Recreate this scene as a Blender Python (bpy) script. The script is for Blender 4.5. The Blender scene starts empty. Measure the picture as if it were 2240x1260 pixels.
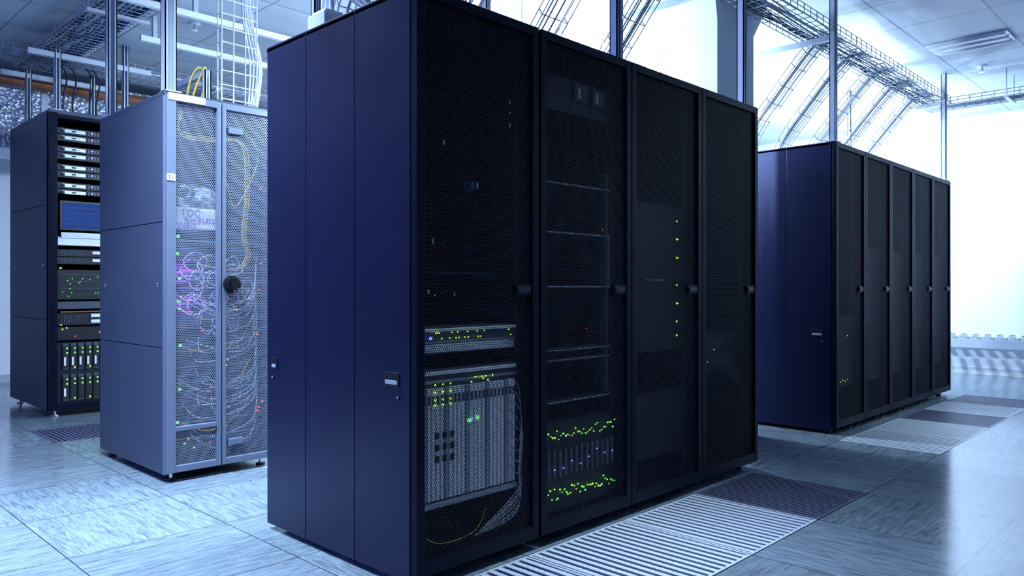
import bpy, math, random, bmesh
from mathutils import Vector
random.seed(7)
S = bpy.context.scene
S.view_settings.view_transform = 'Standard'

# ---------------------------------------------------------------- materials
MATS = {}
def newmat(name):
    m = bpy.data.materials.new(name); m.use_nodes = True
    nt = m.node_tree; nt.nodes.clear()
    out = nt.nodes.new('ShaderNodeOutputMaterial')
    MATS[name] = m
    return m, nt, out
def N(nt, t, **kw):
    n = nt.nodes.new(t)
    for k, v in kw.items():
        setattr(n, k, v)
    return n
def bsdf(nt, col, rough=.5, metal=0., spec=.5):
    b = N(nt, 'ShaderNodeBsdfPrincipled')
    b.inputs['Base Color'].default_value = col
    b.inputs['Roughness'].default_value = rough
    b.inputs['Metallic'].default_value = metal
    b.inputs['Specular IOR Level'].default_value = spec
    return b
def paint(name, col, rough=.5, metal=0., spec=.5, bump=.0, bscale=400, var=.0, tint=None):
    m, nt, out = newmat(name)
    b = bsdf(nt, col, rough, metal, spec)
    if tint: b.inputs['Specular Tint'].default_value = tint
    tc = N(nt, 'ShaderNodeTexCoord')
    if bump > 0:
        no = N(nt, 'ShaderNodeTexNoise'); no.inputs['Scale'].default_value = bscale
        nt.links.new(tc.outputs['Object'], no.inputs['Vector'])
        bp = N(nt, 'ShaderNodeBump'); bp.inputs['Strength'].default_value = bump
        bp.inputs['Distance'].default_value = .002
        nt.links.new(no.outputs['Fac'], bp.inputs['Height'])
        nt.links.new(bp.outputs['Normal'], b.inputs['Normal'])
    if var > 0:
        n2 = N(nt, 'ShaderNodeTexNoise'); n2.inputs['Scale'].default_value = 3
        n2.inputs['Detail'].default_value = 5
        nt.links.new(tc.outputs['Object'], n2.inputs['Vector'])
        mr = N(nt, 'ShaderNodeMapRange')
        mr.inputs['To Min'].default_value = max(0.02, rough-var); mr.inputs['To Max'].default_value = min(1, rough+var)
        nt.links.new(n2.outputs['Fac'], mr.inputs['Value'])
        nt.links.new(mr.outputs['Result'], b.inputs['Roughness'])
    nt.links.new(b.outputs[0], out.inputs[0])
    return m
def emit(name, col, st):
    m, nt, out = newmat(name)
    e = N(nt, 'ShaderNodeEmission'); e.inputs[0].default_value = col; e.inputs[1].default_value = st
    nt.links.new(e.outputs[0], out.inputs[0]); return m
def perforated(name, col, pitch, rad, rough=.4, metal=0., spec=.5):
    """sheet in the local XZ plane with hexagonally packed round holes"""
    m, nt, out = newmat(name)
    b = bsdf(nt, col, rough, metal, spec)
    tr = N(nt, 'ShaderNodeBsdfTransparent')
    tc = N(nt, 'ShaderNodeTexCoord')
    w, h = pitch, pitch*math.sqrt(3)
    def dist(off):
        a = N(nt, 'ShaderNodeVectorMath', operation='MULTIPLY'); a.inputs[1].default_value = (1/w, 0, 1/h)
        nt.links.new(tc.outputs['Object'], a.inputs[0])
        a2 = N(nt, 'ShaderNodeVectorMath', operation='ADD'); a2.inputs[1].default_value = (off+50, 0, off+50)
        nt.links.new(a.outputs[0], a2.inputs[0])
        f = N(nt, 'ShaderNodeVectorMath', operation='FRACTION'); nt.links.new(a2.outputs[0], f.inputs[0])
        s = N(nt, 'ShaderNodeVectorMath', operation='SUBTRACT'); s.inputs[1].default_value = (.5, 0, .5)
        nt.links.new(f.outputs[0], s.inputs[0])
        k = N(nt, 'ShaderNodeVectorMath', operation='MULTIPLY'); k.inputs[1].default_value = (w, 0, h)
        nt.links.new(s.outputs[0], k.inputs[0])
        l = N(nt, 'ShaderNodeVectorMath', operation='LENGTH'); nt.links.new(k.outputs[0], l.inputs[0])
        return l.outputs['Value']
    mn = N(nt, 'ShaderNodeMath', operation='MINIMUM')
    nt.links.new(dist(0), mn.inputs[0]); nt.links.new(dist(.5), mn.inputs[1])
    lt = N(nt, 'ShaderNodeMath', operation='LESS_THAN'); lt.inputs[1].default_value = rad
    nt.links.new(mn.outputs[0], lt.inputs[0])
    mx = N(nt, 'ShaderNodeMixShader')
    nt.links.new(lt.outputs[0], mx.inputs[0]); nt.links.new(b.outputs[0], mx.inputs[1]); nt.links.new(tr.outputs[0], mx.inputs[2])
    nt.links.new(mx.outputs[0], out.inputs[0]); return m

paint('navy_powdercoat', (.0045, .0055, .028, 1), .33, 0, .5, .15, 900, .05, (.45, .52, 1, 1))
paint('black_door_frame', (.0035, .004, .012, 1), .42, 0, .15, .1, 900, 0, (.5, .6, 1, 1))
paint('groove_black', (.002, .002, .004, 1), .8)
paint('grey_powdercoat', (.045, .058, .105, 1), .5, .1, .4, .1, 700, .05)
paint('grey_door_frame', (.125, .155, .235, 1), .5, .1)
paint('dark_rack_paint', (.055, .066, .11, 1), .5, .1, .4, .1, 700)
perforated('perf_black', (.008, .009, .022, 1), .0088, .0035, .5, 0, .25)
perforated('perf_grey', (.21, .25, .36, 1), .0105, .0039, .5, .1)
paint('interior_black', (.004, .004, .008, 1), .6)
paint('server_dark', (.011, .013, .022, 1), .45, .3)
paint('server_mid', (.08, .09, .125, 1), .4, .5)
paint('server_silver', (.45, .5, .6, 1), .35, .6)
paint('server_bright', (.85, .9, .98, 1), .5, .0)  # server_silver lightened: LED light on the chassis put into the colour
paint('label_white', (.8, .82, .88, 1), .6)
paint('black_plastic', (.006, .006, .01, 1), .35)
paint('galvanised', (.50, .56, .66, 1), .35, .5, .5, .2, 60)
paint('zinc_wire', (.30, .35, .44, 1), .4, .5)
paint('white_steel', (.72, .78, .86, 1), .4, .2)
paint('cable_white', (.7, .75, .85, 1), .5)
paint('cable_blue', (.04, .10, .36, 1), .5)
paint('cable_dark', (.02, .025, .05, 1), .5)
paint('cable_yellow', (.65, .42, .03, 1), .45)
paint('cable_grey', (.4, .45, .55, 1), .5)
paint('chrome', (.8, .82, .85, 1), .2, 1)
paint('purple_ink', (.25, .03, .35, 1), .6)
paint('text_black', (.01, .01, .02, 1), .6)
paint('brown_pipe', (.22, .07, .035, 1), .6)
paint('grate_alu', (.50, .56, .64, 1), .45, .0)
paint('grate_dark', (.12, .13, .21, 1), .4, .2)  # darkened grate metal: shade on the duller tiles put into the colour
paint('pit_black', (.003, .003, .006, 1), .9)
emit('led_green', (.15, 1, .12, 1), 2.5)
emit('led_lime', (.45, 1, .05, 1), 2.0)
emit('led_blue', (.12, .15, 1, 1), 4)
emit('led_red', (1, .06, .03, 1), 2)
emit('led_orange', (1, .35, .04, 1), 3)
emit('led_purple', (.35, .05, 1, 1), 2.0)
emit('led_dimgreen', (.05, .5, .1, 1), .3)
emit('screen_blue', (.03, .09, .42, 1), .7)
emit('lamp_glow', (.80, .90, 1, 1), 20)

def wall_mat(name, col):
    m, nt, out = newmat(name)
    b = bsdf(nt, col, .75)
    tc = N(nt, 'ShaderNodeTexCoord')
    no = N(nt, 'ShaderNodeTexNoise'); no.inputs['Scale'].default_value = 120; no.inputs['Detail'].default_value = 4
    nt.links.new(tc.outputs['Object'], no.inputs['Vector'])
    bp = N(nt, 'ShaderNodeBump'); bp.inputs['Strength'].default_value = .15; bp.inputs['Distance'].default_value = .003
    nt.links.new(no.outputs['Fac'], bp.inputs['Height']); nt.links.new(bp.outputs['Normal'], b.inputs['Normal'])
    nt.links.new(b.outputs[0], out.inputs[0]); return m
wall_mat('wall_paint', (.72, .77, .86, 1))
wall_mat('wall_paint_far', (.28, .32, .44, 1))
wall_mat('column_paint', (.66, .72, .80, 1))

def grid_mask(nt, tc, size, ox, oy, half):
    s = N(nt, 'ShaderNodeVectorMath', operation='SUBTRACT'); s.inputs[1].default_value = (ox-60*size, oy-60*size, 0)
    nt.links.new(tc.outputs['Object'], s.inputs[0])
    k = N(nt, 'ShaderNodeVectorMath', operation='MULTIPLY'); k.inputs[1].default_value = (1/size, 1/size, 0)
    nt.links.new(s.outputs[0], k.inputs[0])
    f = N(nt, 'ShaderNodeVectorMath', operation='FRACTION'); nt.links.new(k.outputs[0], f.inputs[0])
    c = N(nt, 'ShaderNodeVectorMath', operation='SUBTRACT'); c.inputs[1].default_value = (.5, .5, 0)
    nt.links.new(f.outputs[0], c.inputs[0])
    a = N(nt, 'ShaderNodeVectorMath', operation='ABSOLUTE'); nt.links.new(c.outputs[0], a.inputs[0])
    sp = N(nt, 'ShaderNodeSeparateXYZ'); nt.links.new(a.outputs[0], sp.inputs[0])
    mx = N(nt, 'ShaderNodeMath', operation='MAXIMUM')
    nt.links.new(sp.outputs[0], mx.inputs[0]); nt.links.new(sp.outputs[1], mx.inputs[1])
    gt = N(nt, 'ShaderNodeMath', operation='GREATER_THAN'); gt.inputs[1].default_value = .5-half/size
    nt.links.new(mx.outputs[0], gt.inputs[0])
    fl = N(nt, 'ShaderNodeVectorMath', operation='FLOOR'); nt.links.new(k.outputs[0], fl.inputs[0])
    return gt.outputs[0], fl.outputs[0]

def floor_mat():
    m, nt, out = newmat('floor_vinyl_tiles')
    tc = N(nt, 'ShaderNodeTexCoord')
    seam, tid = grid_mask(nt, tc, .6, .28, .14, .0022)
    wn = N(nt, 'ShaderNodeTexWhiteNoise'); wn.noise_dimensions = '2D'
    nt.links.new(tid, wn.inputs['Vector'])
    off = N(nt, 'ShaderNodeVectorMath', operation='SCALE'); off.inputs['Scale'].default_value = 20
    nt.links.new(wn.outputs['Color'], off.inputs[0])
    ad = N(nt, 'ShaderNodeVectorMath', operation='ADD')
    nt.links.new(tc.outputs['Object'], ad.inputs[0]); nt.links.new(off.outputs[0], ad.inputs[1])
    def streak(sc):
        mp = N(nt, 'ShaderNodeMapping'); mp.inputs['Scale'].default_value = sc
        nt.links.new(ad.outputs[0], mp.inputs['Vector'])
        no = N(nt, 'ShaderNodeTexNoise'); no.inputs['Scale'].default_value = 1; no.inputs['Detail'].default_value = 8
        no.inputs['Roughness'].default_value = .7; no.inputs['Distortion'].default_value = 1.0
        nt.links.new(mp.outputs[0], no.inputs['Vector']); return no.outputs['Fac']
    mix = N(nt, 'ShaderNodeMix'); mix.data_type = 'FLOAT'
    g = N(nt, 'ShaderNodeMath', operation='GREATER_THAN'); g.inputs[1].default_value = .6
    nt.links.new(wn.outputs['Value'], g.inputs[0])
    nt.links.new(g.outputs[0], mix.inputs[0])
    nt.links.new(streak((7, 60, 1)), mix.inputs[2]); nt.links.new(streak((60, 7, 1)), mix.inputs[3])
    cr = N(nt, 'ShaderNodeValToRGB')
    cr.color_ramp.elements[0].position = .33; cr.color_ramp.elements[0].color = (.075, .10, .135, 1)
    cr.color_ramp.elements[1].position = .60; cr.color_ramp.elements[1].color = (.225, .285, .345, 1)
    nt.links.new(mix.outputs[0], cr.inputs[0])
    mv = N(nt, 'ShaderNodeMapRange'); mv.inputs['To Min'].default_value = .92; mv.inputs['To Max'].default_value = 1.08
    nt.links.new(wn.outputs['Value'], mv.inputs['Value'])
    sc = N(nt, 'ShaderNodeVectorMath', operation='SCALE')
    nt.links.new(cr.outputs[0], sc.inputs[0]); nt.links.new(mv.outputs[0], sc.inputs['Scale'])
    mc = N(nt, 'ShaderNodeMix'); mc.data_type = 'RGBA'
    nt.links.new(seam, mc.inputs[0]); nt.links.new(sc.outputs[0], mc.inputs[6]); mc.inputs[7].default_value = (.02, .025, .035, 1)
    b = bsdf(nt, (1, 1, 1, 1), .3, 0, .8)
    nt.links.new(mc.outputs[2], b.inputs['Base Color'])
    mr = N(nt, 'ShaderNodeMapRange'); mr.inputs['To Min'].default_value = .07; mr.inputs['To Max'].default_value = .24
    nt.links.new(mix.outputs[0], mr.inputs['Value']); nt.links.new(mr.outputs[0], b.inputs['Roughness'])
    bp = N(nt, 'ShaderNodeBump'); bp.inputs['Strength'].default_value = .08; bp.inputs['Distance'].default_value = .002
    nt.links.new(mix.outputs[0], bp.inputs['Height']); nt.links.new(bp.outputs['Normal'], b.inputs['Normal'])
    nt.links.new(b.outputs[0], out.inputs[0])
floor_mat()
def ceil_mat():
    m, nt, out = newmat('ceiling_tiles')
    tc = N(nt, 'ShaderNodeTexCoord')
    seam, tid = grid_mask(nt, tc, .6, .28, .14, .006)
    wn = N(nt, 'ShaderNodeTexWhiteNoise'); wn.noise_dimensions = '2D'; nt.links.new(tid, wn.inputs['Vector'])
    mv = N(nt, 'ShaderNodeMapRange'); mv.inputs['To Min'].default_value = .56; mv.inputs['To Max'].default_value = .68
    nt.links.new(wn.outputs['Value'], mv.inputs['Value'])
    cc = N(nt, 'ShaderNodeVectorMath', operation='SCALE'); cc.inputs[0].default_value = (.74, .86, 1.)
    nt.links.new(mv.outputs[0], cc.inputs['Scale'])
    mc = N(nt, 'ShaderNodeMix'); mc.data_type = 'RGBA'
    nt.links.new(seam, mc.inputs[0]); nt.links.new(cc.outputs[0], mc.inputs[6]); mc.inputs[7].default_value = (.20, .24, .33, 1)
    b = bsdf(nt, (1, 1, 1, 1), .5, 0, .4)
    nt.links.new(mc.outputs[2], b.inputs['Base Color'])
    nt.links.new(b.outputs[0], out.inputs[0])
ceil_mat()
def foil():
    m, nt, out = newmat('foil_insulation')
    b = bsdf(nt, (.62, .68, .78, 1), .35, .75)
    tc = N(nt, 'ShaderNodeTexCoord')
    no = N(nt, 'ShaderNodeTexVoronoi'); no.inputs['Scale'].default_value = 28
    n2 = N(nt, 'ShaderNodeTexNoise'); n2.inputs['Scale'].default_value = 9; n2.inputs['Detail'].default_value = 8
    nt.links.new(tc.outputs['Object'], n2.inputs['Vector']); nt.links.new(tc.outputs['Object'], no.inputs['Vector'])
    ad = N(nt, 'ShaderNodeMath', operation='ADD'); nt.links.new(no.outputs['Distance'], ad.inputs[0]); nt.links.new(n2.outputs['Fac'], ad.inputs[1])
    bp = N(nt, 'ShaderNodeBump'); bp.inputs['Strength'].default_value = .9; bp.inputs['Distance'].default_value = .03
    nt.links.new(ad.outputs[0], bp.inputs['Height']); nt.links.new(bp.outputs['Normal'], b.inputs['Normal'])
    nt.links.new(b.outputs[0], out.inputs[0])
foil()
def plastic_bag():
    m, nt, out = newmat('plastic_wrap')
    b = bsdf(nt, (.75, .78, .86, 1), .18)
    tc = N(nt, 'ShaderNodeTexCoord')
    n2 = N(nt, 'ShaderNodeTexNoise'); n2.inputs['Scale'].default_value = 16; n2.inputs['Detail'].default_value = 6; n2.inputs['Distortion'].default_value = 1.5
    nt.links.new(tc.outputs['Object'], n2.inputs['Vector'])
    cr = N(nt, 'ShaderNodeValToRGB'); cr.color_ramp.elements[0].position = .42; cr.color_ramp.elements[0].color = (.03, .035, .06, 1)
    cr.color_ramp.elements[1].position = .62; cr.color_ramp.elements[1].color = (.8, .83, .9, 1)
    nt.links.new(n2.outputs['Fac'], cr.inputs[0]); nt.links.new(cr.outputs[0], b.inputs['Base Color'])
    bp = N(nt, 'ShaderNodeBump'); bp.inputs['Strength'].default_value = 1; bp.inputs['Distance'].default_value = .02
    nt.links.new(n2.outputs['Fac'], bp.inputs['Height']); nt.links.new(bp.outputs['Normal'], b.inputs['Normal'])
    nt.links.new(b.outputs[0], out.inputs[0])
plastic_bag()

# ---------------------------------------------------------------- mesh builder
class MB:
    def __init__(s): s.v = []; s.f = []; s.m = []; s.mats = []
    def mi(s, n):
        if n not in s.mats: s.mats.append(n)
        return s.mats.index(n)
    def poly(s, pts, mat):
        b = len(s.v); s.v += [tuple(p) for p in pts]; s.f.append(tuple(range(b, b+len(pts)))); s.m.append(s.mi(mat))
    def box(s, x0, y0, z0, x1, y1, z1, mat):
        if x1 < x0: x0, x1 = x1, x0
        if y1 < y0: y0, y1 = y1, y0
        if z1 < z0: z0, z1 = z1, z0
        b = len(s.v)
        s.v += [(x0,y0,z0),(x1,y0,z0),(x1,y1,z0),(x0,y1,z0),(x0,y0,z1),(x1,y0,z1),(x1,y1,z1),(x0,y1,z1)]
        k = s.mi(mat)
        for f in ((0,3,2,1),(4,5,6,7),(0,1,5,4),(1,2,6,5),(2,3,7,6),(3,0,4,7)):
            s.f.append(tuple(b+i for i in f)); s.m.append(k)
    def cyl(s, c, r, h, axis, mat, seg=16, r2=None):
        if r2 is None: r2 = r
        b = len(s.v); k = s.mi(mat)
        for t, rr in ((0, r), (h, r2)):
            for i in range(seg):
                a = 2*math.pi*i/seg; p, q = rr*math.cos(a), rr*math.sin(a)
                if axis == 'z': s.v.append((c[0]+p, c[1]+q, c[2]+t))
                elif axis == 'y': s.v.append((c[0]+q, c[1]+t, c[2]+p))
                else: s.v.append((c[0]+t, c[1]+p, c[2]+q))
        for i in range(seg):
            j = (i+1) % seg
            s.f.append((b+i, b+j, b+seg+j, b+seg+i)); s.m.append(k)
        s.f.append(tuple(b+seg-1-i for i in range(seg))); s.m.append(k)
        s.f.append(tuple(b+seg+i for i in range(seg))); s.m.append(k)
    def make(s, name, parent=None, loc=(0, 0, 0), bevel=0):
        me = bpy.data.meshes.new(name); me.from_pydata(s.v, [], s.f)
        for n in s.mats: me.materials.append(MATS[n])
        me.polygons.foreach_set('material_index', s.m); me.update()
        o = bpy.data.objects.new(name, me); S.collection.objects.link(o)
        o.location = loc
        if parent: o.parent = parent
        if bevel:
            bv = o.modifiers.new('bevel', 'BEVEL'); bv.width = bevel; bv.segments = 2; bv.limit_method = 'ANGLE'
        return o
def empty(name, loc=(0, 0, 0)):
    e = bpy.data.objects.new(name, None); e.location = loc; e.empty_display_size = .1
    S.collection.objects.link(e); return e
def smooth(pts, n=6):
    P = [Vector(p) for p in pts]; P = [P[0]]+P+[P[-1]]; o = []
    for i in range(1, len(P)-2):
        a, b, c, d = P[i-1:i+3]
        for k in range(n):
            t = k/n
            o.append(.5*((2*b)+(c-a)*t+(2*a-5*b+4*c-d)*t*t+(3*b-a-3*c+d)*t**3))
    o.append(P[-2]); return o
def wires(name, lines, r, mat, parent=None, res=0):
    cu = bpy.data.curves.new(name, 'CURVE'); cu.dimensions = '3D'; cu.bevel_depth = r; cu.bevel_resolution = res
    cu.use_fill_caps = True
    for L in lines:
        sp = cu.splines.new('POLY'); sp.points.add(len(L)-1)
        for i, p in enumerate(L): sp.points[i].co = (p[0], p[1], p[2], 1)
    cu.materials.append(MATS[mat])
    o = bpy.data.objects.new(name, cu); S.collection.objects.link(o)
    if parent: o.parent = parent
    return o
def text(name, body, size, loc, rot, mat, parent=None, mirror=False):
    cu = bpy.data.curves.new(name, 'FONT'); cu.body = body; cu.size = size; cu.extrude = .0004
    cu.align_x = 'CENTER'; cu.align_y = 'CENTER'; cu.materials.append(MATS[mat])
    o = bpy.data.objects.new(name, cu); S.collection.objects.link(o); o.location = loc; o.rotation_euler = rot
    if mirror: o.scale = (-1, 1, 1)
    if parent: o.parent = parent
    return o
R90 = (math.pi/2, 0, 0)

# ---------------------------------------------------------------- room
XL, XR, YF, YB, H = -2.72, 10.13, -2.86, 9.5, 3.0
grates = {}
def cell(x, y): return (round((x-.28)/.6), round((y-.14)/.6))
for i, x in enumerate((1.48, 2.08, 2.68, 3.28)): grates[cell(x, 1.34)] = 'grate_dark' if x > 3 else 'grate_alu'  # far-end tile takes its shade from the darker material
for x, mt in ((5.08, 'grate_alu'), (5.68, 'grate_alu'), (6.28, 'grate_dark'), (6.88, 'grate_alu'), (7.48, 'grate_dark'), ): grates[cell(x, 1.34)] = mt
grates[cell(1.48, 5.54)] = 'grate_dark'
fl = MB()
for ix in range(-5, 18):
    for iy in range(-5, 16):
        x0, y0 = .28+.6*ix, .14+.6*iy; x1, y1 = min(x0+.6, XR), min(y0+.6, YB)
        if x1 <= x0 or y1 <= y0: continue
        if (ix, iy) in grates:
            fl.poly([(x0, y0, -.12), (x1, y0, -.12), (x1, y1, -.12), (x0, y1, -.12)], 'pit_black')
            for a, b in (((x0, y0), (x1, y0)), ((x1, y0), (x1, y1)), ((x1, y1), (x0, y1)), ((x0, y1), (x0, y0))):
                fl.poly([(a[0], a[1], -.12), (a[0], a[1], 0), (b[0], b[1], 0), (b[0], b[1], -.12)], 'pit_black')
        else:
            fl.poly([(x0, y0, 0), (x1, y0, 0), (x1, y1, 0), (x0, y1, 0)], 'floor_vinyl_tiles')
fl.make('floor')
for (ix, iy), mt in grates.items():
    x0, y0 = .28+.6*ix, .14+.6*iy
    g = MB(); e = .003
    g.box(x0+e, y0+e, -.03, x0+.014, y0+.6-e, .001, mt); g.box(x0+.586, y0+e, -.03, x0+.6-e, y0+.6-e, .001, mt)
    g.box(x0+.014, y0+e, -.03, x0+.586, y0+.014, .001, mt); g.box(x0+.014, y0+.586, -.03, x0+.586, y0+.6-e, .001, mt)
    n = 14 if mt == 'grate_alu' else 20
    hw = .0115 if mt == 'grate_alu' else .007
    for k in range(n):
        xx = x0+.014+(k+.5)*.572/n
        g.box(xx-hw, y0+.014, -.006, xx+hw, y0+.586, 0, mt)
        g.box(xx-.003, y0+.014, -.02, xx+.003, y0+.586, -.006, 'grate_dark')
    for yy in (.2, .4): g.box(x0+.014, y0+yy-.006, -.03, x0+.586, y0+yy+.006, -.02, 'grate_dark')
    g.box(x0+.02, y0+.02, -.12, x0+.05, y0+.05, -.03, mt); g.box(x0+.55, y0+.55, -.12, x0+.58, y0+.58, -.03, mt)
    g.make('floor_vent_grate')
def slab(name, a, b, mat):
    m = MB(); m.box(*a, *b, mat); return m.make(name)
slab('ceiling', (XL-.1, YF-.1, H), (XR+.1, YB+.1, H+.1), 'ceiling_tiles')
slab('wall_back', (XL-.1, YB, -.12), (XR+.1, YB+.1, H), 'wall_paint')
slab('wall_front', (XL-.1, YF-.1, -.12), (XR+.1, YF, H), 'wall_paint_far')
slab('wall_right', (XR, YF, -.12), (XR+.1, YB, H), 'wall_paint')
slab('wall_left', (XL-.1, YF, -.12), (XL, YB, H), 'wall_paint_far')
slab('baseboard_back', (XL, YB-.015, 0), (XR, YB, .08), 'cable_grey')
slab('baseboard_right', (XR-.015, YF, 0), (XR, YB-.015, .08), 'white_steel')
slab('trim_1', (XR-.03, YF, H-.03), (XR, YB, H), 'white_steel')
slab('trim_2', (XL, YB-.03, H-.03), (XR-.03, YB, H), 'white_steel')
def column(x0, y0, x1, y1, z1, z2, fx, fy0, fy1):
    c = MB(); c.box(x0, y0, 0, x1, y1, z1, 'column_paint')
    b = [(x0, y0), (x1, y0), (x1, y1), (x0, y1)]; t = [(x0-fx, y0-fy0), (x1+fx, y0-fy0), (x1+fx, y1+fy1), (x0-fx, y1+fy1)]
    for i in range(4):
        j = (i+1) % 4
        c.poly([(*b[i], z1), (*b[j], z1), (*t[j], z2), (*t[i], z2)], 'column_paint')
    c.box(t[0][0], t[0][1], z2, t[2][0], t[2][1], 3.0, 'column_paint'); c.make('support_column')
column(4.36, 2.42, 4.85, 2.68, 2.70, 2.92, .12, .04, .1)
column(8.9, 5.2, 9.4, 5.7, 2.55, 2.8, .2, .2, .2)

# ---------------------------------------------------------------- black racks
def side_panel(m, x0, x1, outer, y0, y1, z0, z1, mat, grooves):
    ys = [y0]+grooves+[y1]
    for a, b2 in zip(ys[:-1], ys[1:]):
        m.box(x0, a+.002, z0, x1, b2-.002, z1, mat)
    i0, i1 = (x0+.004, x1) if outer < 0 else (x0, x1-.004)
    m.box(i0, y0+.003, z0+.005, i1, y1-.003, z1-.005, 'groove_black')
def black_rack(X, Y, w=.6, d=.99, h=2.0, content=None):
    E = empty('server_rack', (X, Y, 0))
    m = MB(); g = .0015; z0 = .035; dy = .033
    for px in (g+.002, w-.042-g):
        for py in (dy, d-.045): m.box(px, py, z0, px+.04, py+.04, h-.004, 'black_door_frame')
    side_panel(m, g, g+.016, -1, dy+.002, d-.002, z0-.012, h-.006, 'navy_powdercoat', [.353, .684])
    side_panel(m, w-g-.016, w-g, 1, dy+.002, d-.002, z0-.012, h-.006, 'navy_powdercoat', [.353, .684])
    m.box(g, dy, h-.02, w-g, d, h, 'navy_powdercoat')
    m.box(g+.01, dy, z0, w-g-.01, d-.01, z0+.03, 'interior_black')
    m.box(g+.018, d-.02, z0, w-g-.018, d-.004, h-.02, 'interior_black')
    for yy, ww in ((.132, .085), (.925, .05)):
        m.box(g-.003, yy-ww/2, .665, g+.006, yy+ww/2, .715, 'black_plastic')
        m.box(g-.0045, yy-ww/2+.010, .674, g-.002, yy+ww/2-.008, .688, 'galvanised')
        ly = yy-.035 if ww > .06 else yy+.012
        m.cyl((g-.004, ly, .632), .009, .006, 'x', 'black_plastic', 12)
        m.cyl((g-.006, ly, .632), .004, .004, 'x', 'chrome', 10)
    m.box(.12, d-.28, h, w-.12, d-.16, h+.006, 'black_door_frame')
    for px in (.07, w-.07):
        for py in (.09, d-.09):
            m.cyl((px, py, 0), .024, .012, 'z', 'black_plastic', 14); m.cyl((px, py, .01), .010, .03, 'z', 'chrome', 10)
    m.make('cabinet_body', E, bevel=.0025)
    q = MB(); gd = .003; zb = .045; zt = h-.004; fw = .034
    q.box(gd, 0, zb, gd+fw, .03, zt, 'black_door_frame'); q.box(w-gd-fw, 0, zb, w-gd, .03, zt, 'black_door_frame')
    q.box(gd+fw, 0, zb, w-gd-fw, .03, zb+.05, 'black_door_frame'); q.box(gd+fw, 0, zt-.035, w-gd-fw, .03, zt, 'black_door_frame')
    q.box(w-.130, .004, .970, w-.036, .016, 1.014, 'black_door_frame')
    q.box(w-.122, .000, .978, w-.05, .004, 1.006, 'server_dark')
    q.box(w-.118, -.003, .983, w-.054, .0, 1.0005, 'black_plastic')
    q.make('door_frame', E, bevel=.003)
    p = MB(); p.poly([(gd+fw, .012, zb+.05), (w-gd-fw, .012, zb+.05), (w-gd-fw, .012, zt-.035), (gd+fw, .012, zt-.035)], 'perf_black')
    p.make('perforated_door_panel', E)
    if content:
        e = MB(); content(e, w, E); e.make('rack_equipment', E)
    return E
IY = .062
def leds(m, pts, mat, s=.0045):
    for (x, z) in pts: m.box(x-s, IY-.017, z-s, x+s, IY-.014, z+s, mat)
def rails(m, w, n=40):
    for x in (.045, w-.065):
        m.box(x, .068, .09, x+.02, .09, 1.93, 'server_dark')
        for k in range(n): m.box(x+.006, .066, .12+k*.045, x+.012, .068, .127+k*.045, 'server_mid')
def cont1(m, w, E):
    rails(m, w)
    x0, x1 = .06, .53
    m.box(x0, IY, .772, x1, .8, .862, 'server_mid')
    for k in range(38): m.box(x0+.006+k*.012, IY-.003, .778, x0+.015+k*.012, IY, .806, 'server_bright')
    m.box(x0, IY-.004, .810, x1, IY, .816, 'server_silver'); m.box(x0, IY-.004, .850, x1, IY, .860, 'server_bright')
    leds(m, [(x0+.04+random.random()*.40, random.choice((.825, .838, .846))) for _ in range(18)], 'led_lime', .0024)
    leds(m, [(x0+.04, .828)], 'led_blue', .0055)
    m.box(x0, IY, .24, x1, .85, .72, 'server_mid'); m.box(x0, IY-.005, .70, x1, IY, .712, 'server_bright')
    m.box(x0, IY-.005, .672, x1, IY, .680, 'server_silver')
    for k in range(23):
        xx = x0+.01+k*.0197
        m.box(xx, IY-.012, .27, xx+.0125, IY, .655, 'server_bright' if k % 5 else 'server_silver')
        m.box(xx+.001, IY-.013, .60, xx+.011, IY-.012, .63, 'server_mid')
    m.box(x0, IY-.014, .245, x1, IY, .262, 'server_silver')
    for zz in (.40, .44, .48):
        for k in range(3): m.box(x0+.06+k*.035, IY-.013, zz, x0+.08+k*.035, IY-.012, zz+.022, 'interior_black')
    leds(m, [(x0+.06+.035*k, z) for k in range(3) for z in (.668, .642, .615, .598)], 'led_lime', .0028)
    leds(m, [(x0+.22+random.random()*.16, random.choice((.665, .672, .680))) for _ in range(7)], 'led_lime', .0026)
    leds(m, [(x0+.22, .527), (x0+.26, .533)], 'led_green', .005); leds(m, [(x0+.23, .53)], 'led_blue', .004)
    for z, x in ((1.5, .17), (1.36, .33), (1.61, .50), (1.70, .50), (1.66, .50), (1.15, .12), (.97, .13), (.97, .22), (.98, .10)):
        m.box(x, IY, z, x+.006, IY+.004, z+.006+.02*random.random(), 'server_bright')
    m.box(.32, IY+.02, 1.36, .335, IY+.06, 1.39, 'cable_blue')
    m.box(.06, IY+.1, 1.05, w-.08, .8, 1.06, 'server_dark')
    L = []
    for k in range(9):
        a = random.uniform(-.008, .008)
        L.append(smooth([(.48, .043, .66-.04*k), (.53+a, .04, .62-.04*k), (.546+a, .042, .45), (.535+a, .042, .32), (.52+a, .042, .15+.01*k), (.3, .042, .11)]))
    wires('patch_cables', L, .0018, 'cable_grey', E)
    wires('fibre_cable', [smooth([(.08, .045, .15), (.15, .04, .12), (.3, .04, .13), (.36, .045, .2)])], .0018, 'cable_yellow', E)
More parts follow.
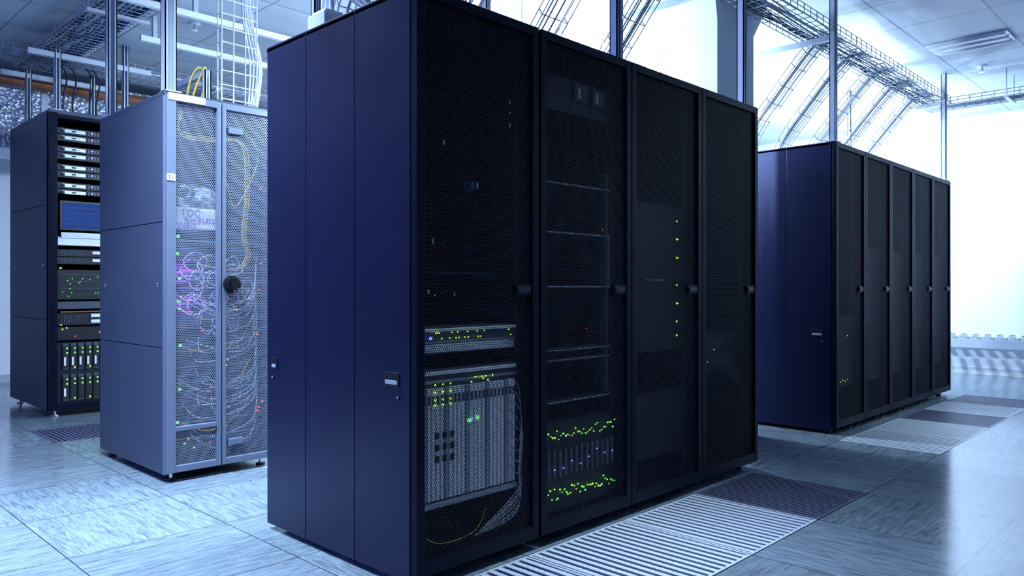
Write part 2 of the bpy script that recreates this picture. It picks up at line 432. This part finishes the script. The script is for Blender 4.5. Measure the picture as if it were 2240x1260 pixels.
def cont2(m, w, E):
    rails(m, w)
    x0, x1 = .05, w-.06
    m.box(x0, IY, 1.72, x1, .8, 1.86, 'server_dark')
    for k in range(2): m.box(.27+k*.12, IY-.01, 1.775, .35+k*.12, IY, 1.845, 'server_mid'); m.box(.29+k*.12, IY-.012, 1.79, .305+k*.12, IY-.01, 1.83, 'label_white')
    for k in range(32): m.box(.07+k*.014, IY-.003, 1.73, .078+k*.014, IY, 1.755, 'server_mid')
    for z in (1.42, 1.22, 1.0, .74, .70, .53):
        m.box(x0, IY, z, x1, .8, z+.012, 'server_dark')
        for k in range(28): m.box(x0+.012+k*.0165, IY-.003, z+.004, x0+.018+k*.0165, IY, z+.008, 'server_bright')
    m.box(w-.11, IY, .55, w-.09, IY+.03, 1.5, 'server_mid')
    m.box(x0, IY, .10, x1, .8, .46, 'server_dark')
    for k in range(14):
        xx = .075+k*.035
        m.box(xx, IY-.01, .235, xx+.0025, IY, .345, 'server_silver')
    for k in range(36):
        leds(m, [(.07+k*.0133+random.uniform(-.003, .003), .405+random.uniform(-.018, .022))], random.choice(('led_green', 'led_lime', 'led_lime')), .0018+.0015*random.random())
    for k in range(38):
        leds(m, [(.07+k*.0125+random.uniform(-.003, .003), .165+random.uniform(-.02, .03))], random.choice(('led_green', 'led_lime', 'led_lime')), .002+.0017*random.random())
    leds(m, [(.08+k*.055, .27+random.choice((0, .02, .045))) for k in range(9)], 'led_blue', .0028)
    leds(m, [(w-.15, 1.25), (.34, .83)], 'led_red', .002)
    m.box(w-.085, IY, 1.0, w-.08, IY+.01, 1.22, 'server_silver')
def cont3(m, w, E):
    rails(m, w)
    leds(m, [(.44, z) for z in (1.324, 1.236, 1.147, 1.015, .925, .838, .77)], 'led_lime', .004)
    leds(m, [(.452, z) for z in (1.236, 1.147, .925)], 'led_green', .0025)
    m.box(.06, IY+.01, .7, w-.07, .8, 1.4, 'interior_black')
    for k in range(8): m.box(.20+k*.02, IY-.002, 1.035, .208+k*.02, IY+.01, 1.042, 'server_silver')
    m.box(.06, IY+.01, .2, w-.07, .8, .5, 'interior_black')
def cont4(m, w, E):
    rails(m, w)
    m.box(.06, IY+.03, .55, w-.07, .8, .76, 'interior_black')
    for k in range(14): m.box(.09+k*.03, IY+.025, .70, .108+k*.03, IY+.03, .72, 'server_mid')
    L = []
    for k in range(8):
        x = .1+.03*k
        L.append(smooth([(x, .085, .70), (x+.02, .06, .66-random.random()*.06), (x+.08, .05, .62), (w-.09, .06, .55-random.random()*.1)]))
    wires('patch_cables', L, .0025, 'server_mid', E)
    leds(m, [(.1, .66), (.13, .62), (.2, .68)], 'led_lime', .002)
def contR(m, w, E):
    rails(m, w)
    m.box(.06, IY, .3, w-.07, .8, .8, 'interior_black')
    leds(m, [(.10+k*.045, .34+.01*(k % 2)) for k in range(6)], 'led_lime', .0028)
    leds(m, [(.10, .66), (.32, .66)], 'led_lime', .0035)
def contR2(m, w, E):
    rails(m, w); m.box(.06, IY, .3, w-.07, .8, 1.3, 'interior_black')
for i, cf in enumerate((cont1, cont2, cont3, cont4)):
    black_rack(1.57+.6*i+(.0 if i == 0 else .008), 1.957, w=.6, content=cf)
for i in range(5):
    black_rack(5.25+.55*i, 2.02, w=.55, content=contR if i == 0 else contR2)

# ---------------------------------------------------------------- grey cabinet
def grey_rack(X, Y):
    E = empty('server_cabinet', (X, Y, 0)); w, d, h = .60, .99, 2.0
    m = MB(); z0 = .04
    for sx in (0, w-.02):
        for a, b2 in ((z0, .688), (.692, 1.338), (1.342, h-.01)):
            m.box(sx, .045, a, sx+.02, d, b2, 'grey_powdercoat')
        m.box(sx+.004, .05, z0, sx+.016, d-.01, h-.012, 'groove_black')
    m.box(0, 0.03, h-.01, w, d, h+.012, 'grey_powdercoat')
    m.box(0, .03, z0, .025, .05, h, 'grey_door_frame'); m.box(w-.025, .03, z0, w, .05, h, 'grey_door_frame')
    m.box(.01, .04, z0, w-.01, d-.01, z0+.03, 'groove_black'); m.box(.02, d-.015, z0, w-.02, d-.002, h, 'interior_black')
    for yy in (.12, .9):
        m.cyl((-.003, yy, 1.015), .011, .004, 'x', 'chrome', 12)
    for px in (.05, w-.05):
        for py in (.07, d-.07):
            m.cyl((px, py, 0), .026, .012, 'z', 'black_plastic', 14); m.cyl((px, py, .01), .009, .035, 'z', 'chrome', 10)
    m.make('cabinet_body', E, bevel=.003)
    q = MB(); fm = 'grey_door_frame'
    def leaf(x0, x1, fr=.022, stub=True):
        q.box(x0, 0, .05, x0+fr, .026, h-.005, fm); q.box(x1-fr*.5, 0, .05, x1, .026, h-.005, fm)
        q.box(x0+fr, 0, h-.04, x1-fr*.5, .026, h-.005, fm); q.box(x0+fr, 0, .05, x1-fr*.5, .026, .085, fm)
        if stub: q.box(x0+fr, 0, .262, x1-fr*.5, .026, .285, fm)
    leaf(.004, .288, .045); leaf(.296, .596, .02, False)
    q.box(.33, -.001, 1.835, .41, .012, 1.87, fm); q.box(.33, -.001, .15, .41, .012, .185, fm)
    q.make('door_frames', E, bevel=.003)
    p = MB(); p.poly([(.02, .014, .06), (.59, .014, .06), (.59, .014, h-.02), (.02, .014, h-.02)], 'perf_grey')
    p.make('perforated_door_panel', E)
    r = MB(); r.cyl((.345, -.018, 1.02), .048, .02, 'y', 'black_plastic', 28); r.cyl((.345, -.03, 1.02), .038, .014, 'y', 'black_plastic', 28)
    r.box(.333, -.052, .99, .357, -.028, 1.055, 'black_plastic'); r.cyl((.355, -.045, .985), .016, .02, 'y', 'chrome', 16)
    r.box(.36, -.05, .935, .364, -.046, .985, 'chrome'); r.make('door_handle', E, bevel=.002)
    s = MB(); s.box(.01, -.003, 1.965, .20, 0, 2.0, 'label_white'); s.box(.002, -.003, 1.55, .045, 0, 1.585, 'label_white'); s.make('label_plates', E)
    text('tag_text', '2.1', .024, (.023, -.0035, 1.567), R90, 'text_black', E)
    e = MB(); y = .13
    for x in (.04, w-.06): e.box(x, .11, .09, x+.02, .14, 1.95, 'server_mid')
    zz = .12
    while zz < 1.22:
        hh = random.choice((.042, .042, .085)); mt = random.choice(('server_dark', 'server_mid', 'server_dark'))
        e.box(.06, y, zz, w-.06, .8, zz+hh-.004, mt)
        for j in range(24):
            if random.random() < .7: e.box(.075+j*.019, y-.003, zz+.01, .087+j*.019, y, zz+.024, 'interior_black' if mt == 'server_mid' else 'server_mid')
        e.box(.06, y-.004, zz+hh-.010, w-.06, y, zz+hh-.006, 'server_silver')
        zz += hh
    def L(x, z, mt, s=.005): e.box(x-s, y-.085, z-s, x+s, y-.075, z+s, mt)
    for z in (1.27, 1.18, 1.05, .93, .89, .70, .47, .30): L(.075+random.random()*.02, z, 'led_green', .006)
    for z in (1.56, 1.14, .99, .74, .33, .31, .36): L(.52+random.random()*.03, z, 'led_red', .0045)
    for k in range(18): L(.08+random.random()*.4, random.uniform(.15, 1.25), random.choice(('led_green', 'led_orange', 'led_red', 'led_lime')), .003)
    for k in range(16):
        a, b2 = .075+random.random()*.09, random.choice((.87, .89, .91, .93, 1.03, 1.06, 1.09)); e.box(a, y-.02, b2, a+.02, y-.01, b2+.008, 'led_purple')
    e.box(.05, y, 1.30, w-.05, .8, 1.31, 'server_mid')
    e.make('rack_equipment', E)
    for zz in (.92, 1.10):
        d_ = bpy.data.lights.new('purple_indicator', 'POINT'); d_.energy = .8; d_.color = (.35, .06, 1); d_.shadow_soft_size = .03
        o = bpy.data.objects.new('purple_indicator', d_); S.collection.objects.link(o); o.parent = E; o.location = (.13, .05, zz)
    me = bpy.data.meshes.new('plastic_bag')
    bm = bmesh.new(); bmesh.ops.create_icosphere(bm, subdivisions=4, radius=1)
    for v in bm.verts:
        c0 = v.co.copy(); k = 1+.12*math.sin(c0.x*7+c0.z*5)+.08*math.sin(c0.y*11+c0.z*9+c0.x*4)+random.uniform(-.02, .02)
        v.co = Vector((.17*c0.x*k, .14*c0.y*k, .10*c0.z*k))
        v.co.z = max(v.co.z, -.04)
    bm.to_mesh(me); bm.free(); me.materials.append(MATS['plastic_wrap'])
    o = bpy.data.objects.new('plastic_bag', me); S.collection.objects.link(o); o.parent = E; o.location = (.21, .27, 1.471)
    pk = MB(); pk.box(.06, .115, 1.312, .32, .4, 1.43, 'label_white'); pk.make('wrapped_package', E, bevel=.01)
    text('package_text', 'Е ТОС', .05, (.15, .113, 1.40), R90, 'purple_ink', E)
    text('package_text', 'ИМЕНИ', .045, (.22, .113, 1.36), R90, 'purple_ink', E, True)
    text('package_text', 'ТОФО', .04, (.14, .113, 1.33), R90, 'purple_ink', E)
    Ls = []
    def rc(cx, cz, rx, rz, yy): return [(cx+rx*math.cos(a*.42), yy+.01*math.sin(a), cz+rz*math.sin(a*.42)) for a in range(16)]
    for k in range(20): Ls.append(rc(random.uniform(.14, .48), random.uniform(.7, 1.15), random.uniform(.025, .075), random.uniform(.025, .075), random.uniform(.05, .10)))
    for k in range(24):
        z = random.uniform(.2, 1.1); Ls.append(smooth([(random.uniform(.08, .3), .11, z), (random.uniform(.2, .4), .07, z-.08), (.5, .08, z-.02), (.54, .1, z+.2)]))
    wires('patch_cables', Ls, .0018, 'cable_white', E)
    Y2 = []
    for k in range(4):
        a = random.uniform(-.015, .015)
        Y2.append(smooth([(.12+a, .09, 1.96), (.10, .08, 1.82+a), (.25, .07, 1.80+a), (.44+a, .07, 1.80), (.47+a, .07, 1.55), (.45+a, .07, 1.3), (.48+a, .08, 1.18), (.40+a, .08, 1.10), (.2, .1, 1.13)]))
        Y2.append(smooth([(.09, .1, .9-.2*k), (.25, .07, .84-.2*k+a), (.42, .08, .90-.2*k), (.5, .1, 1.0-.2*k)]))
    Y2.append(smooth([(.3, .08, 1.8), (.34, .06, 1.6), (.4, .07, 1.45), (.5, .07, 1.62), (.54, .08, 1.75), (.5, .08, 1.84)]))
    wires('fibre_cables', Y2, .003, 'cable_yellow', E, 1)
    return E
grey_rack(1.563, 3.965)

# ---------------------------------------------------------------- tall open rack, far left
def tall_rack(X, Y):
    E = empty('server_rack', (X, Y, 0)); w, d, h = .70, 1.15, 2.36
    m = MB(); z0 = .05
    for sx in (0, w-.02):
        for a, b2 in ((z0, .752), (.757, 1.648), (1.653, h-.01)): m.box(sx, .02, a, sx+.02, d, b2, 'dark_rack_paint')
        m.box(sx+.004, .03, z0, sx+.016, d-.01, h-.012, 'groove_black')
    m.box(0, 0, h-.01, w, d, h+.02, 'dark_rack_paint')
    m.box(0, 0, z0, .06, .06, h, 'black_door_frame'); m.box(w-.06, 0, z0, w, .06, h, 'black_door_frame')
    m.box(.06, 0, z0, w-.06, .06, z0+.05, 'black_door_frame'); m.box(.06, 0, h-.04, w-.06, .06, h-.01, 'black_door_frame')
    m.box(.01, .02, z0, w-.01, d-.02, z0+.04, 'interior_black'); m.box(.02, d-.02, z0, w-.02, d-.002, h-.02, 'interior_black')
    for yy in (.15, 1.0): m.cyl((-.003, yy, 1.18), .011, .004, 'x', 'chrome', 12)
    for px in (.06, w-.06):
        for py in (.08, d-.08): m.cyl((px, py, 0), .028, .012, 'z', 'chrome', 14); m.cyl((px, py, .01), .01, .045, 'z', 'chrome', 10)
    m.make('cabinet_body', E, bevel=.003)
    e = MB(); y = .05; x0, x1 = .07, w-.07
    Z = lambda py: 1+(630-py)*.00357
    def unit(p0, p1, mt='server_dark'): e.box(x0, y, Z(p1), x1, .8, Z(p0), mt)
    for p in (278, 318, 358, 398):
        unit(p, p+13); unit(p+15, p+29 if p < 390 else p+24)
        for q in (0, 15):
            e.box(x0+.03, y-.006, Z(p+q+10), x0+.2, y, Z(p+q+3), 'server_silver')
            e.box(x0+.03, y-.01, Z(p+q+10), x0+.05, y-.006, Z(p+q+4), 'interior_black')
            e.box(x0+.10, y-.01, Z(p+q+8), x0+.13, y-.006, Z(p+q+5), 'interior_black')
            for k in range(14): e.box(x0+.22+k*.022, y-.004, Z(p+q+10), x0+.230+k*.022, y, Z(p+q+3), 'server_mid')
            e.box(x0+.24, y-.008, Z(p+q+7), x0+.255, y-.004, Z(p+q+4), 'led_blue'); e.box(x0+.145, y-.012, Z(p+q+7), x0+.155, y-.010, Z(p+q+5), 'led_blue')
    e.box(x0+.02, y, Z(502), x1-.03, y+.03, Z(438), 'black_plastic'); e.box(x0+.035, y-.002, Z(498), x1-.045, y, Z(442), 'screen_blue')
    for k in range(4): e.box(x0+.035, y-.003, Z(453+k*12), x1-.045, y-.002, Z(452+k*12), 'black_plastic')
    e.box(x0, y-.02, Z(536), x1, .5, Z(518), 'label_white'); e.box(x0+.02, y-.03, Z(520), x1-.1, y+.2, Z(508), 'server_silver')
    for p in (545, 562):
        unit(p, p+15)
        for k in range(9): e.box(x0+.03+k*.017, y-.004, Z(p+12), x0+.036+k*.017, y, Z(p+3), 'server_mid')
        e.box(x0+.25, y-.006, Z(p+9), x0+.31, y, Z(p+3), 'label_white')
    unit(590, 655)
    for p in (600, 615, 630, 645): e.box(x0+.01, y-.004, Z(p+1), x1-.01, y, Z(p), 'server_mid')
    for k in range(60):
        a, b2 = x0+.02+random.random()*.48, Z(598+random.random()*52); e.box(a, y-.008, b2, a+.006, y-.003, b2+.005, random.choice(('led_green', 'led_dimgreen', 'led_dimgreen')))
    e.box(x0+.015, y-.006, Z(588), x0+.03, y, Z(585), 'led_green')
    unit(660, 676, 'server_mid'); e.box(x0+.02, y-.01, Z(684), x1, y, Z(681), 'brown_pipe')
    unit(686, 712)
    for p in (688, 701): e.box(x0+.24, y-.006, Z(p+7), x0+.32, y, Z(p), 'label_white')
    for k in range(9): e.box(x0+.03+k*.017, y-.004, Z(708), x0+.036+k*.017, y, Z(690), 'server_mid')
    unit(716, 745)
    for a, b2, mt in ((.02, 712, 'led_green'), (.03, 722, 'led_orange'), (.06, 719, 'led_green'), (.3, 731, 'led_orange'), (.33, 708, 'led_blue'), (.12, 738, 'led_red')):
        e.box(x0+a, y-.01, Z(b2), x0+a+.009, y-.004, Z(b2)+.009, mt)
    unit(750, 885)
    for row in (752, 820):
        for k in range(10):
            xx = x0+.035+k*.055; e.box(xx, y-.012, Z(row+58), xx+.042, y, Z(row), 'server_mid')
            e.box(xx+.004, y-.016, Z(row+54), xx+.038, y-.012, Z(row+6), 'interior_black')
            if row == 752 or k == 0: e.box(xx+.008, y-.018, Z(row+48), xx+.022, y-.016, Z(row+30), 'label_white')
            e.box(xx+.024, y-.02, Z(row+12), xx+.034, y-.016, Z(row+9), 'led_green')
            e.box(xx+.024, y-.02, Z(row+22), xx+.034, y-.016, Z(row+19), random.choice(('led_green', 'led_orange', 'led_lime')))
            if k % 2: e.box(xx+.024, y-.02, Z(row+54), xx+.034, y-.016, Z(row+51), 'led_lime')
    e.make('rack_equipment', E)
tall_rack(1.73, 6.63)

# ---------------------------------------------------------------- wire basket trays
def basket_along(axis, fixed, a0, a1, z, w=.3, hh=.06, pitch=.1, lines=None):
    def P(t, s, zz): return (t, fixed+s, zz) if axis == 'x' else (fixed+s, t, zz)
    for k in range(7): lines.append([P(a0, w*k/6, z), P(a1, w*k/6, z)])
    for s in (0, w):
        for zz in (z+hh*.5, z+hh): lines.append([P(a0, s, zz), P(a1, s, zz)])
    t = a0
    while t <= a1+.001:
        lines.append([P(t, 0, z+hh), P(t, 0, z), P(t, w, z), P(t, w, z+hh)]); t += pitch
def cable_bundle(axis, fixed, a0, a1, z, w, n, r=.006):
    o = []
    for k in range(n):
        s0 = random.uniform(.03, w-.03); pts = []; t = a0; zz = z+.008+random.random()*.035
        while t < a1:
            s = s0+random.uniform(-.02, .02); s = min(max(s, .012), w-.012)
            h2 = zz+random.uniform(-.004, .008)
            pts.append((t, fixed+s, h2) if axis == 'x' else (fixed+s, t, h2)); t += .3
        pts.append((a1, fixed+s0, zz) if axis == 'x' else (fixed+s0, a1, zz))
        o.append(smooth(pts, 3))
    return o
E = empty('cable_tray')
L = []; basket_along('x', 2.05, 1.0, 8.15, 2.76, .28, .06, .1, L)
basket_along('y', 8.15, -2.8, 2.33, 2.76, .28, .06, .1, L)
wires('wire_basket', L, .0035, 'zinc_wire', E)
wires('cables_light', cable_bundle('x', 2.05, 1.0, 8.2, 2.765, .28, 7), .006, 'cable_grey', E)
wires('cables_dark', cable_bundle('x', 2.05, 1.0, 8.2, 2.765, .28, 5)+cable_bundle('y', 8.15, -2.8, 2.2, 2.765, .28, 3), .006, 'cable_dark', E)
h_ = MB()
for y in (-2, -.8, .4, 1.6):
    for xx in (8.13, 8.44): h_.cyl((xx, y, 2.74), .005, .26, 'z', 'galvanised', 8)
    h_.box(8.12, y-.015, 2.735, 8.46, y+.015, 2.757, 'galvanised')
h_.make('hanger_rods', E)
def ladder(X, n_c, dark=1):
    E = empty('cable_ladder'); path = smooth([(0, 2.12, 2.79), (0, 2.22, 2.78), (0, 2.32, 2.71), (0, 2.55, 2.45), (0, 2.76, 2.19), (0, 2.80, 2.02)], 5)
    Ls = []
    for s in (-.1, -.05, 0, .05, .1): Ls.append([(X+s, p[1], p[2]) for p in path])
    for s in (-.1, .1): Ls.append([(X+s, p[1]+.02, p[2]+.035) for p in path])
    for i in range(0, len(path), 2):
        p = path[i]; Ls.append([(X-.1, p[1]+.02, p[2]+.035), (X-.1, p[1], p[2]), (X+.1, p[1], p[2]), (X+.1, p[1]+.02, p[2]+.035)])
    wires('wire_basket', Ls, .0038, 'zinc_wire', E)
    a = [[(X+s0, p[1]+.012, p[2]+.014) for p in path] for s0 in [random.uniform(-.08, .08) for _ in range(n_c)]]
    b2 = [[(X+s0, p[1]+.012, p[2]+.014) for p in path] for s0 in [random.uniform(-.08, .08) for _ in range(dark)]]
    if a: wires('cables_light', a, .006, 'cable_grey', E)
    if b2: wires('cables_dark', b2, .006, 'cable_dark', E)
for X, a, b2 in ((1.9, 2, 1), (2.45, 3, 1), (3.0, 2, 1), (3.58, 2, 2), (5.55, 2, 1), (6.1, 3, 1), (6.65, 4, 0), (7.2, 4, 1), (7.75, 3, 1)): ladder(X, a, dark=b2)
def strut(m, x, y, z0, z1, s=.041):
    m.box(x-s/2, y-s/2, z0, x-s/2+.006, y+s/2, z1, 'galvanised'); m.box(x+s/2-.006, y-s/2, z0, x+s/2, y+s/2, z1, 'galvanised')
    m.box(x-s/2, y+s/2-.006, z0, x+s/2, y+s/2, z1, 'galvanised')
    m.box(x-s/2, y-s/2, z0, x-s/2+.013, y-s/2+.005, z1, 'galvanised'); m.box(x+s/2-.013, y-s/2, z0, x+s/2, y-s/2+.005, z1, 'galvanised')
def strut_frame(x, z0, yf, yr, arm=2.72, top=3.0):
    m = MB(); strut(m, x, yf, z0, top); strut(m, x, yr, z0, top, .03)
    m.box(x-.015, yf+.02, arm-.035, x+.015, yr-.02, arm, 'galvanised')
    for y in (yf, yr): m.box(x-.05, y-.035, z0, x+.05, y+.035, z0+.008, 'galvanised'); m.cyl((x+.035, y, z0), .009, .03, 'z', 'chrome', 8)
    m.make('support_gantry', bevel=0)
for x in (1.75, 2.76, 3.93): strut_frame(x, 2.001, 2.03, 2.86)
for x in (5.30, 7.93): strut_frame(x, 2.001, 2.06, 2.92, 2.74, 3.0)

m = MB()
for x, y, s in ((1.60, 4.03, .06), (1.595, 4.86, .05)): strut(m, x, y, 2.013, 3.0, s); m.box(x-.03, y-.04, 2.013, x+.05, y+.04, 2.02, 'galvanised')
m.box(1.58, 4.05, 2.80, 1.62, 4.84, 2.84, 'galvanised')
m.make('support_gantry')
m = MB()
m.box(1.62, 5.08, 2.81, 3.9, 5.12, 2.85, 'white_steel'); m.box(2.1, 5.78, 2.80, 3.9, 5.82, 2.84, 'white_steel')
for x in (2.2, 3.85):
    for y in (5.1, 5.8): m.box(x-.015, y-.015, 2.84, x+.015, y+.015, 3.0, 'galvanised')
m.make('ceiling_rail')
m = MB(); strut(m, 1.80, 4.03, 2.013, 2.17, .035); strut(m, 1.80, 4.5, 2.013, 2.17, .035)
m.box(1.785, 4.05, 2.14, 1.815, 4.48, 2.17, 'galvanised'); m.make('cable_support_bracket')
m = MB()
for x, y in ((1.80, 6.68), (1.80, 7.5), (2.3, 6.68), (2.3, 7.5)): strut(m, x, y, 2.381, 3.0, .045); m.box(x-.04, y-.04, 2.381, x+.04, y+.04, 2.388, 'galvanised')
m.box(1.6, 6.66, 2.79, 2.5, 6.70, 2.83, 'galvanised'); m.box(1.6, 7.48, 2.79, 2.5, 7.52, 2.83, 'galvanised'); m.make('support_gantry')
E = empty('cable_tray'); L = []
basket_along('y', 1.68, 3.2, 7.45, 2.85, .34, .07, .075, L)
basket_along('x', 6.95, 1.5, 5.2, 2.87, .34, .07, .075, L)
wires('wire_basket', L, .0036, 'zinc_wire', E)
wires('cables_blue', cable_bundle('y', 1.68, 3.2, 7.4, 2.86, .34, 18), .009, 'cable_blue', E)
wires('cables_dark', cable_bundle('y', 1.68, 3.2, 7.4, 2.86, .34, 10)+[smooth([(x, 7.2, 2.9), (x+.02, 7.05, 2.75), (x-.02, 7.0, 2.55), (x, 7.05, 2.385)]) for x in (1.9, 1.95, 2.02, 2.15, 2.2)], .007, 'cable_dark', E)
wires('cables_light', cable_bundle('y', 1.68, 3.2, 7.4, 2.86, .34, 5)+cable_bundle('x', 6.95, 1.6, 5.2, 2.88, .34, 14), .007, 'cable_white', E)
wires('cables_yellow', cable_bundle('y', 1.68, 4.2, 7.4, 2.87, .34, 1)+cable_bundle('x', 6.95, 1.6, 5.2, 2.88, .34, 1), .005, 'cable_yellow', E)
m = MB()
for x in (3.2, 5.1):
    for y in (6.93, 7.31): m.cyl((x, y, 2.85), .005, .15, 'z', 'galvanised', 8)
    m.box(x-.02, 6.92, 2.845, x+.02, 7.32, 2.866, 'galvanised')
for y in (3.4, 4.4, 5.5):
    for x in (1.665, 2.035): m.cyl((x, y, 2.83), .005, .17, 'z', 'galvanised', 8)
    m.box(1.65, y-.02, 2.825, 2.05, y+.02, 2.846, 'galvanised')
m.make('hanger_rods', E)
# vertical drop ladder over grey cabinet
E = empty('cable_ladder'); Ls = []; vx, vy = 1.93, 4.13
for k in range(4): Ls.append([(vx+k*.07, vy, 2.013), (vx+k*.07, vy, 3.0)])
for k in range(12): Ls.append([(vx, vy, 2.06+k*.08), (vx+.21, vy, 2.06+k*.08)])
for x in (vx, vx+.21):
    Ls.append([(x, vy+.05, 2.013), (x, vy+.05, 3.0)])
    for k in range(12): Ls.append([(x, vy, 2.06+k*.08), (x, vy+.05, 2.06+k*.08)])
wires('wire_basket', Ls, .004, 'white_steel', E)
wires('cables_light', [smooth([(vx+.18+a, vy+.02, 3.0), (vx+.16+a, vy+.02, 2.6), (vx+.22+a*1.4, vy+.02, 2.3), (vx+.19+a, vy+.01, 2.013)]) for a in (-.03, -.015, 0, .012, .02)], .006, 'cable_white', E)
wires('fibre_cables', [smooth([(1.72, 4.1, 2.013), (1.74, 4.08, 2.13), (1.78, 4.06, 2.185), (1.83, 4.08, 2.10), (1.84, 4.1, 2.013)]), smooth([(1.75, 4.1, 2.013), (1.77, 4.08, 2.10), (1.80, 4.05, 2.19), (1.81, 4.08, 2.13), (1.80, 4.1, 2.013)])], .0045, 'cable_yellow', E, 1)

E = empty('junction_box'); m = MB(); m.box(1.585, 2.53, 2.001, 1.70, 2.65, 2.06, 'white_steel'); m.box(1.60, 2.545, 2.06, 1.68, 2.64, 2.075, 'white_steel'); m.make('housing', E, bevel=.004)
wires('conduits', [smooth([(1.64, 2.56+k*.03, 2.06), (1.64, 2.56+k*.03, 2.13), (1.68, 2.56+k*.03, 2.17), (1.78, 2.56+k*.03, 2.17), (1.84, 2.56+k*.03, 2.12), (1.84, 2.56+k*.03, 2.01)]) for k in range(3)], .010, 'cable_white', E, 2)

m = MB(); m.box(-1.0, 7.9, 2.24, 5.0, 8.6, 2.92, 'foil_insulation')
for x in (-.2, .9, 2.0, 3.1, 4.2): m.box(x, 7.892, 2.232, x+.05, 8.608, 2.928, 'galvanised')
for x in (-.5, 1.5, 4.5):
    for y in (7.88, 8.62): m.box(x-.006, y-.006, 2.2, x+.006, y+.006, 3.0, 'galvanised')
    m.box(x-.02, 7.87, 2.2, x+.02, 8.63, 2.232, 'galvanised')
m.make('insulated_duct')
m = MB(); m.cyl((1.2, 7.7, 2.80), .05, 4.2, 'x', 'brown_pipe', 16)
for x in (1.4, 3.0, 5.0): m.box(x-.01, 7.69, 2.84, x+.01, 7.71, 3.0, 'galvanised')
m.make('sprinkler_pipe')

E = empty('wall_radiator'); m = MB()
m.box(9.72, -2.0, .33, 9.76, 7.0, .43, 'cable_grey'); m.box(10.05, -2.0, .33, 10.09, 7.0, .43, 'white_steel')
for k in range(75):
    y = -1.95+k*.12; m.poly([(9.74, y, .43), (9.74, y+.05, .43), (10.07, y+.05, .47), (10.07, y, .47)], 'cable_dark')
    m.box(9.72, y, .43, 10.09, y+.012, .465, 'white_steel')
for k in range(6):
    y = -1.9+k*1.75; m.box(9.74, y, 0, 9.78, y+.04, .33, 'white_steel'); m.box(10.05, y, 0, 10.09, y+.04, .33, 'white_steel'); m.box(9.76, y, .29, 10.07, y+.04, .33, 'white_steel')
m.make('radiator_frame', E)

def luminaire(x, y, on, sx=.58):
    m = MB(); m.box(x, y, H-.012, x+sx, y+.58, H-.001, 'white_steel')
    mt = 'lamp_glow' if on else 'label_white'
    n = 4 if on else 2
    for k in range(n): m.box(x+.04+k*.13, y+.03, H-.016, x+.14+k*.13, y+.55, H-.012, mt)
    for k in range(n+1): m.box(x+.02+k*.13, y+.02, H-.03, x+.03+k*.13, y+.56, H-.012, 'white_steel')
    m.make('ceiling_light')
for x in (4.49, 5.69, 6.89, 8.09):
    for y in (3.75, 5.55, 7.35): luminaire(x, y, True)
luminaire(6.89, 1.35, False, .30); luminaire(4.49, .75, False, .30)
def sprinkler(x, y):
    m = MB(); m.cyl((x, y, H-.01), .04, .01, 'z', 'white_steel', 18); m.cyl((x, y, H-.045), .012, .035, 'z', 'chrome', 10); m.cyl((x, y, H-.055), .025, .006, 'z', 'chrome', 14)
    m.make('sprinkler_head')
sprinkler(7.88, 1.74); sprinkler(2.47, 5.73)
LC = (.60, .79, 1)
def lamp(x, y, z, power, col=LC, r=.07):
    E = empty('hidden_lamp', (x, y, z)); m = MB()  # unseen lamps behind the racks; uplights added to whiten the ceiling
    m.cyl((0, 0, .06), .006, H-z-.06, 'z', 'galvanised', 8); m.cyl((0, 0, .05), .03, .05, 'z', 'galvanised', 14)
    m.make('hanger', E)
    d = bpy.data.lights.new('bulb', 'POINT'); d.energy = power; d.color = col; d.shadow_soft_size = r
    o = bpy.data.objects.new('bulb', d); S.collection.objects.link(o); o.parent = E
lamp(4.9, 3.75, 2.35, 240)
lamp(3.6, 3.4, 2.35, 130)  # added to whiten the left face of the column
lamp(6.9, 3.6, 2.4, 280)
lamp(8.9, 3.0, 2.25, 230)  # added to brighten the ceiling on the right
lamp(2.5, 3.45, 2.1, 45)
def area(name, loc, rot, sx, sy, p, col, spread=180):
    d = bpy.data.lights.new(name, 'AREA'); d.shape = 'RECTANGLE'; d.size = sx; d.size_y = sy; d.energy = p; d.color = col
    d.spread = math.radians(spread)
    o = bpy.data.objects.new(name, d); S.collection.objects.link(o); o.location = loc; o.rotation_euler = rot; return o
area('ceiling_lamp_aisle', (.9, 3.4, 2.95), (0, 0, 0), 1.2, .6, 150, LC, 110)
area('blue_fill_left', (-2.3, 3.2, 2.6), (0, math.radians(-75), 0), .8, 2.0, 75, (.13, .20, 1))  # unseen blue light added to tint the rack side panels
area('ceiling_lamp_right', (8.6, -.3, 2.95), (0, 0, 0), .6, 2.4, 60, LC)
area('ceiling_lamp_rear', (.2, 8.2, 2.95), (0, 0, 0), 1.2, .6, 40, (.45, .62, 1))
area('front_fill', (2.4, 1.45, 2.95), (0, 0, 0), 1.6, .3, 15, LC, 50)  # out-of-view fill added to brighten the near grates
area('front_fill', (6.2, 1.3, 2.95), (0, 0, 0), 1.6, .3, 7, LC, 45)  # weaker added fill over the far grates
w = bpy.data.worlds.new('world'); S.world = w; w.use_nodes = True
w.node_tree.nodes['Background'].inputs[0].default_value = (.05, .08, .2, 1)

cam = bpy.data.cameras.new('camera'); cam.lens = 26.8; cam.sensor_width = 36; cam.clip_start = .05
co = bpy.data.objects.new('camera', cam); S.collection.objects.link(co); S.camera = co
co.location = (0, 0, 1.0)
co.rotation_euler = (math.pi/2, 0, math.radians(44.1-90))
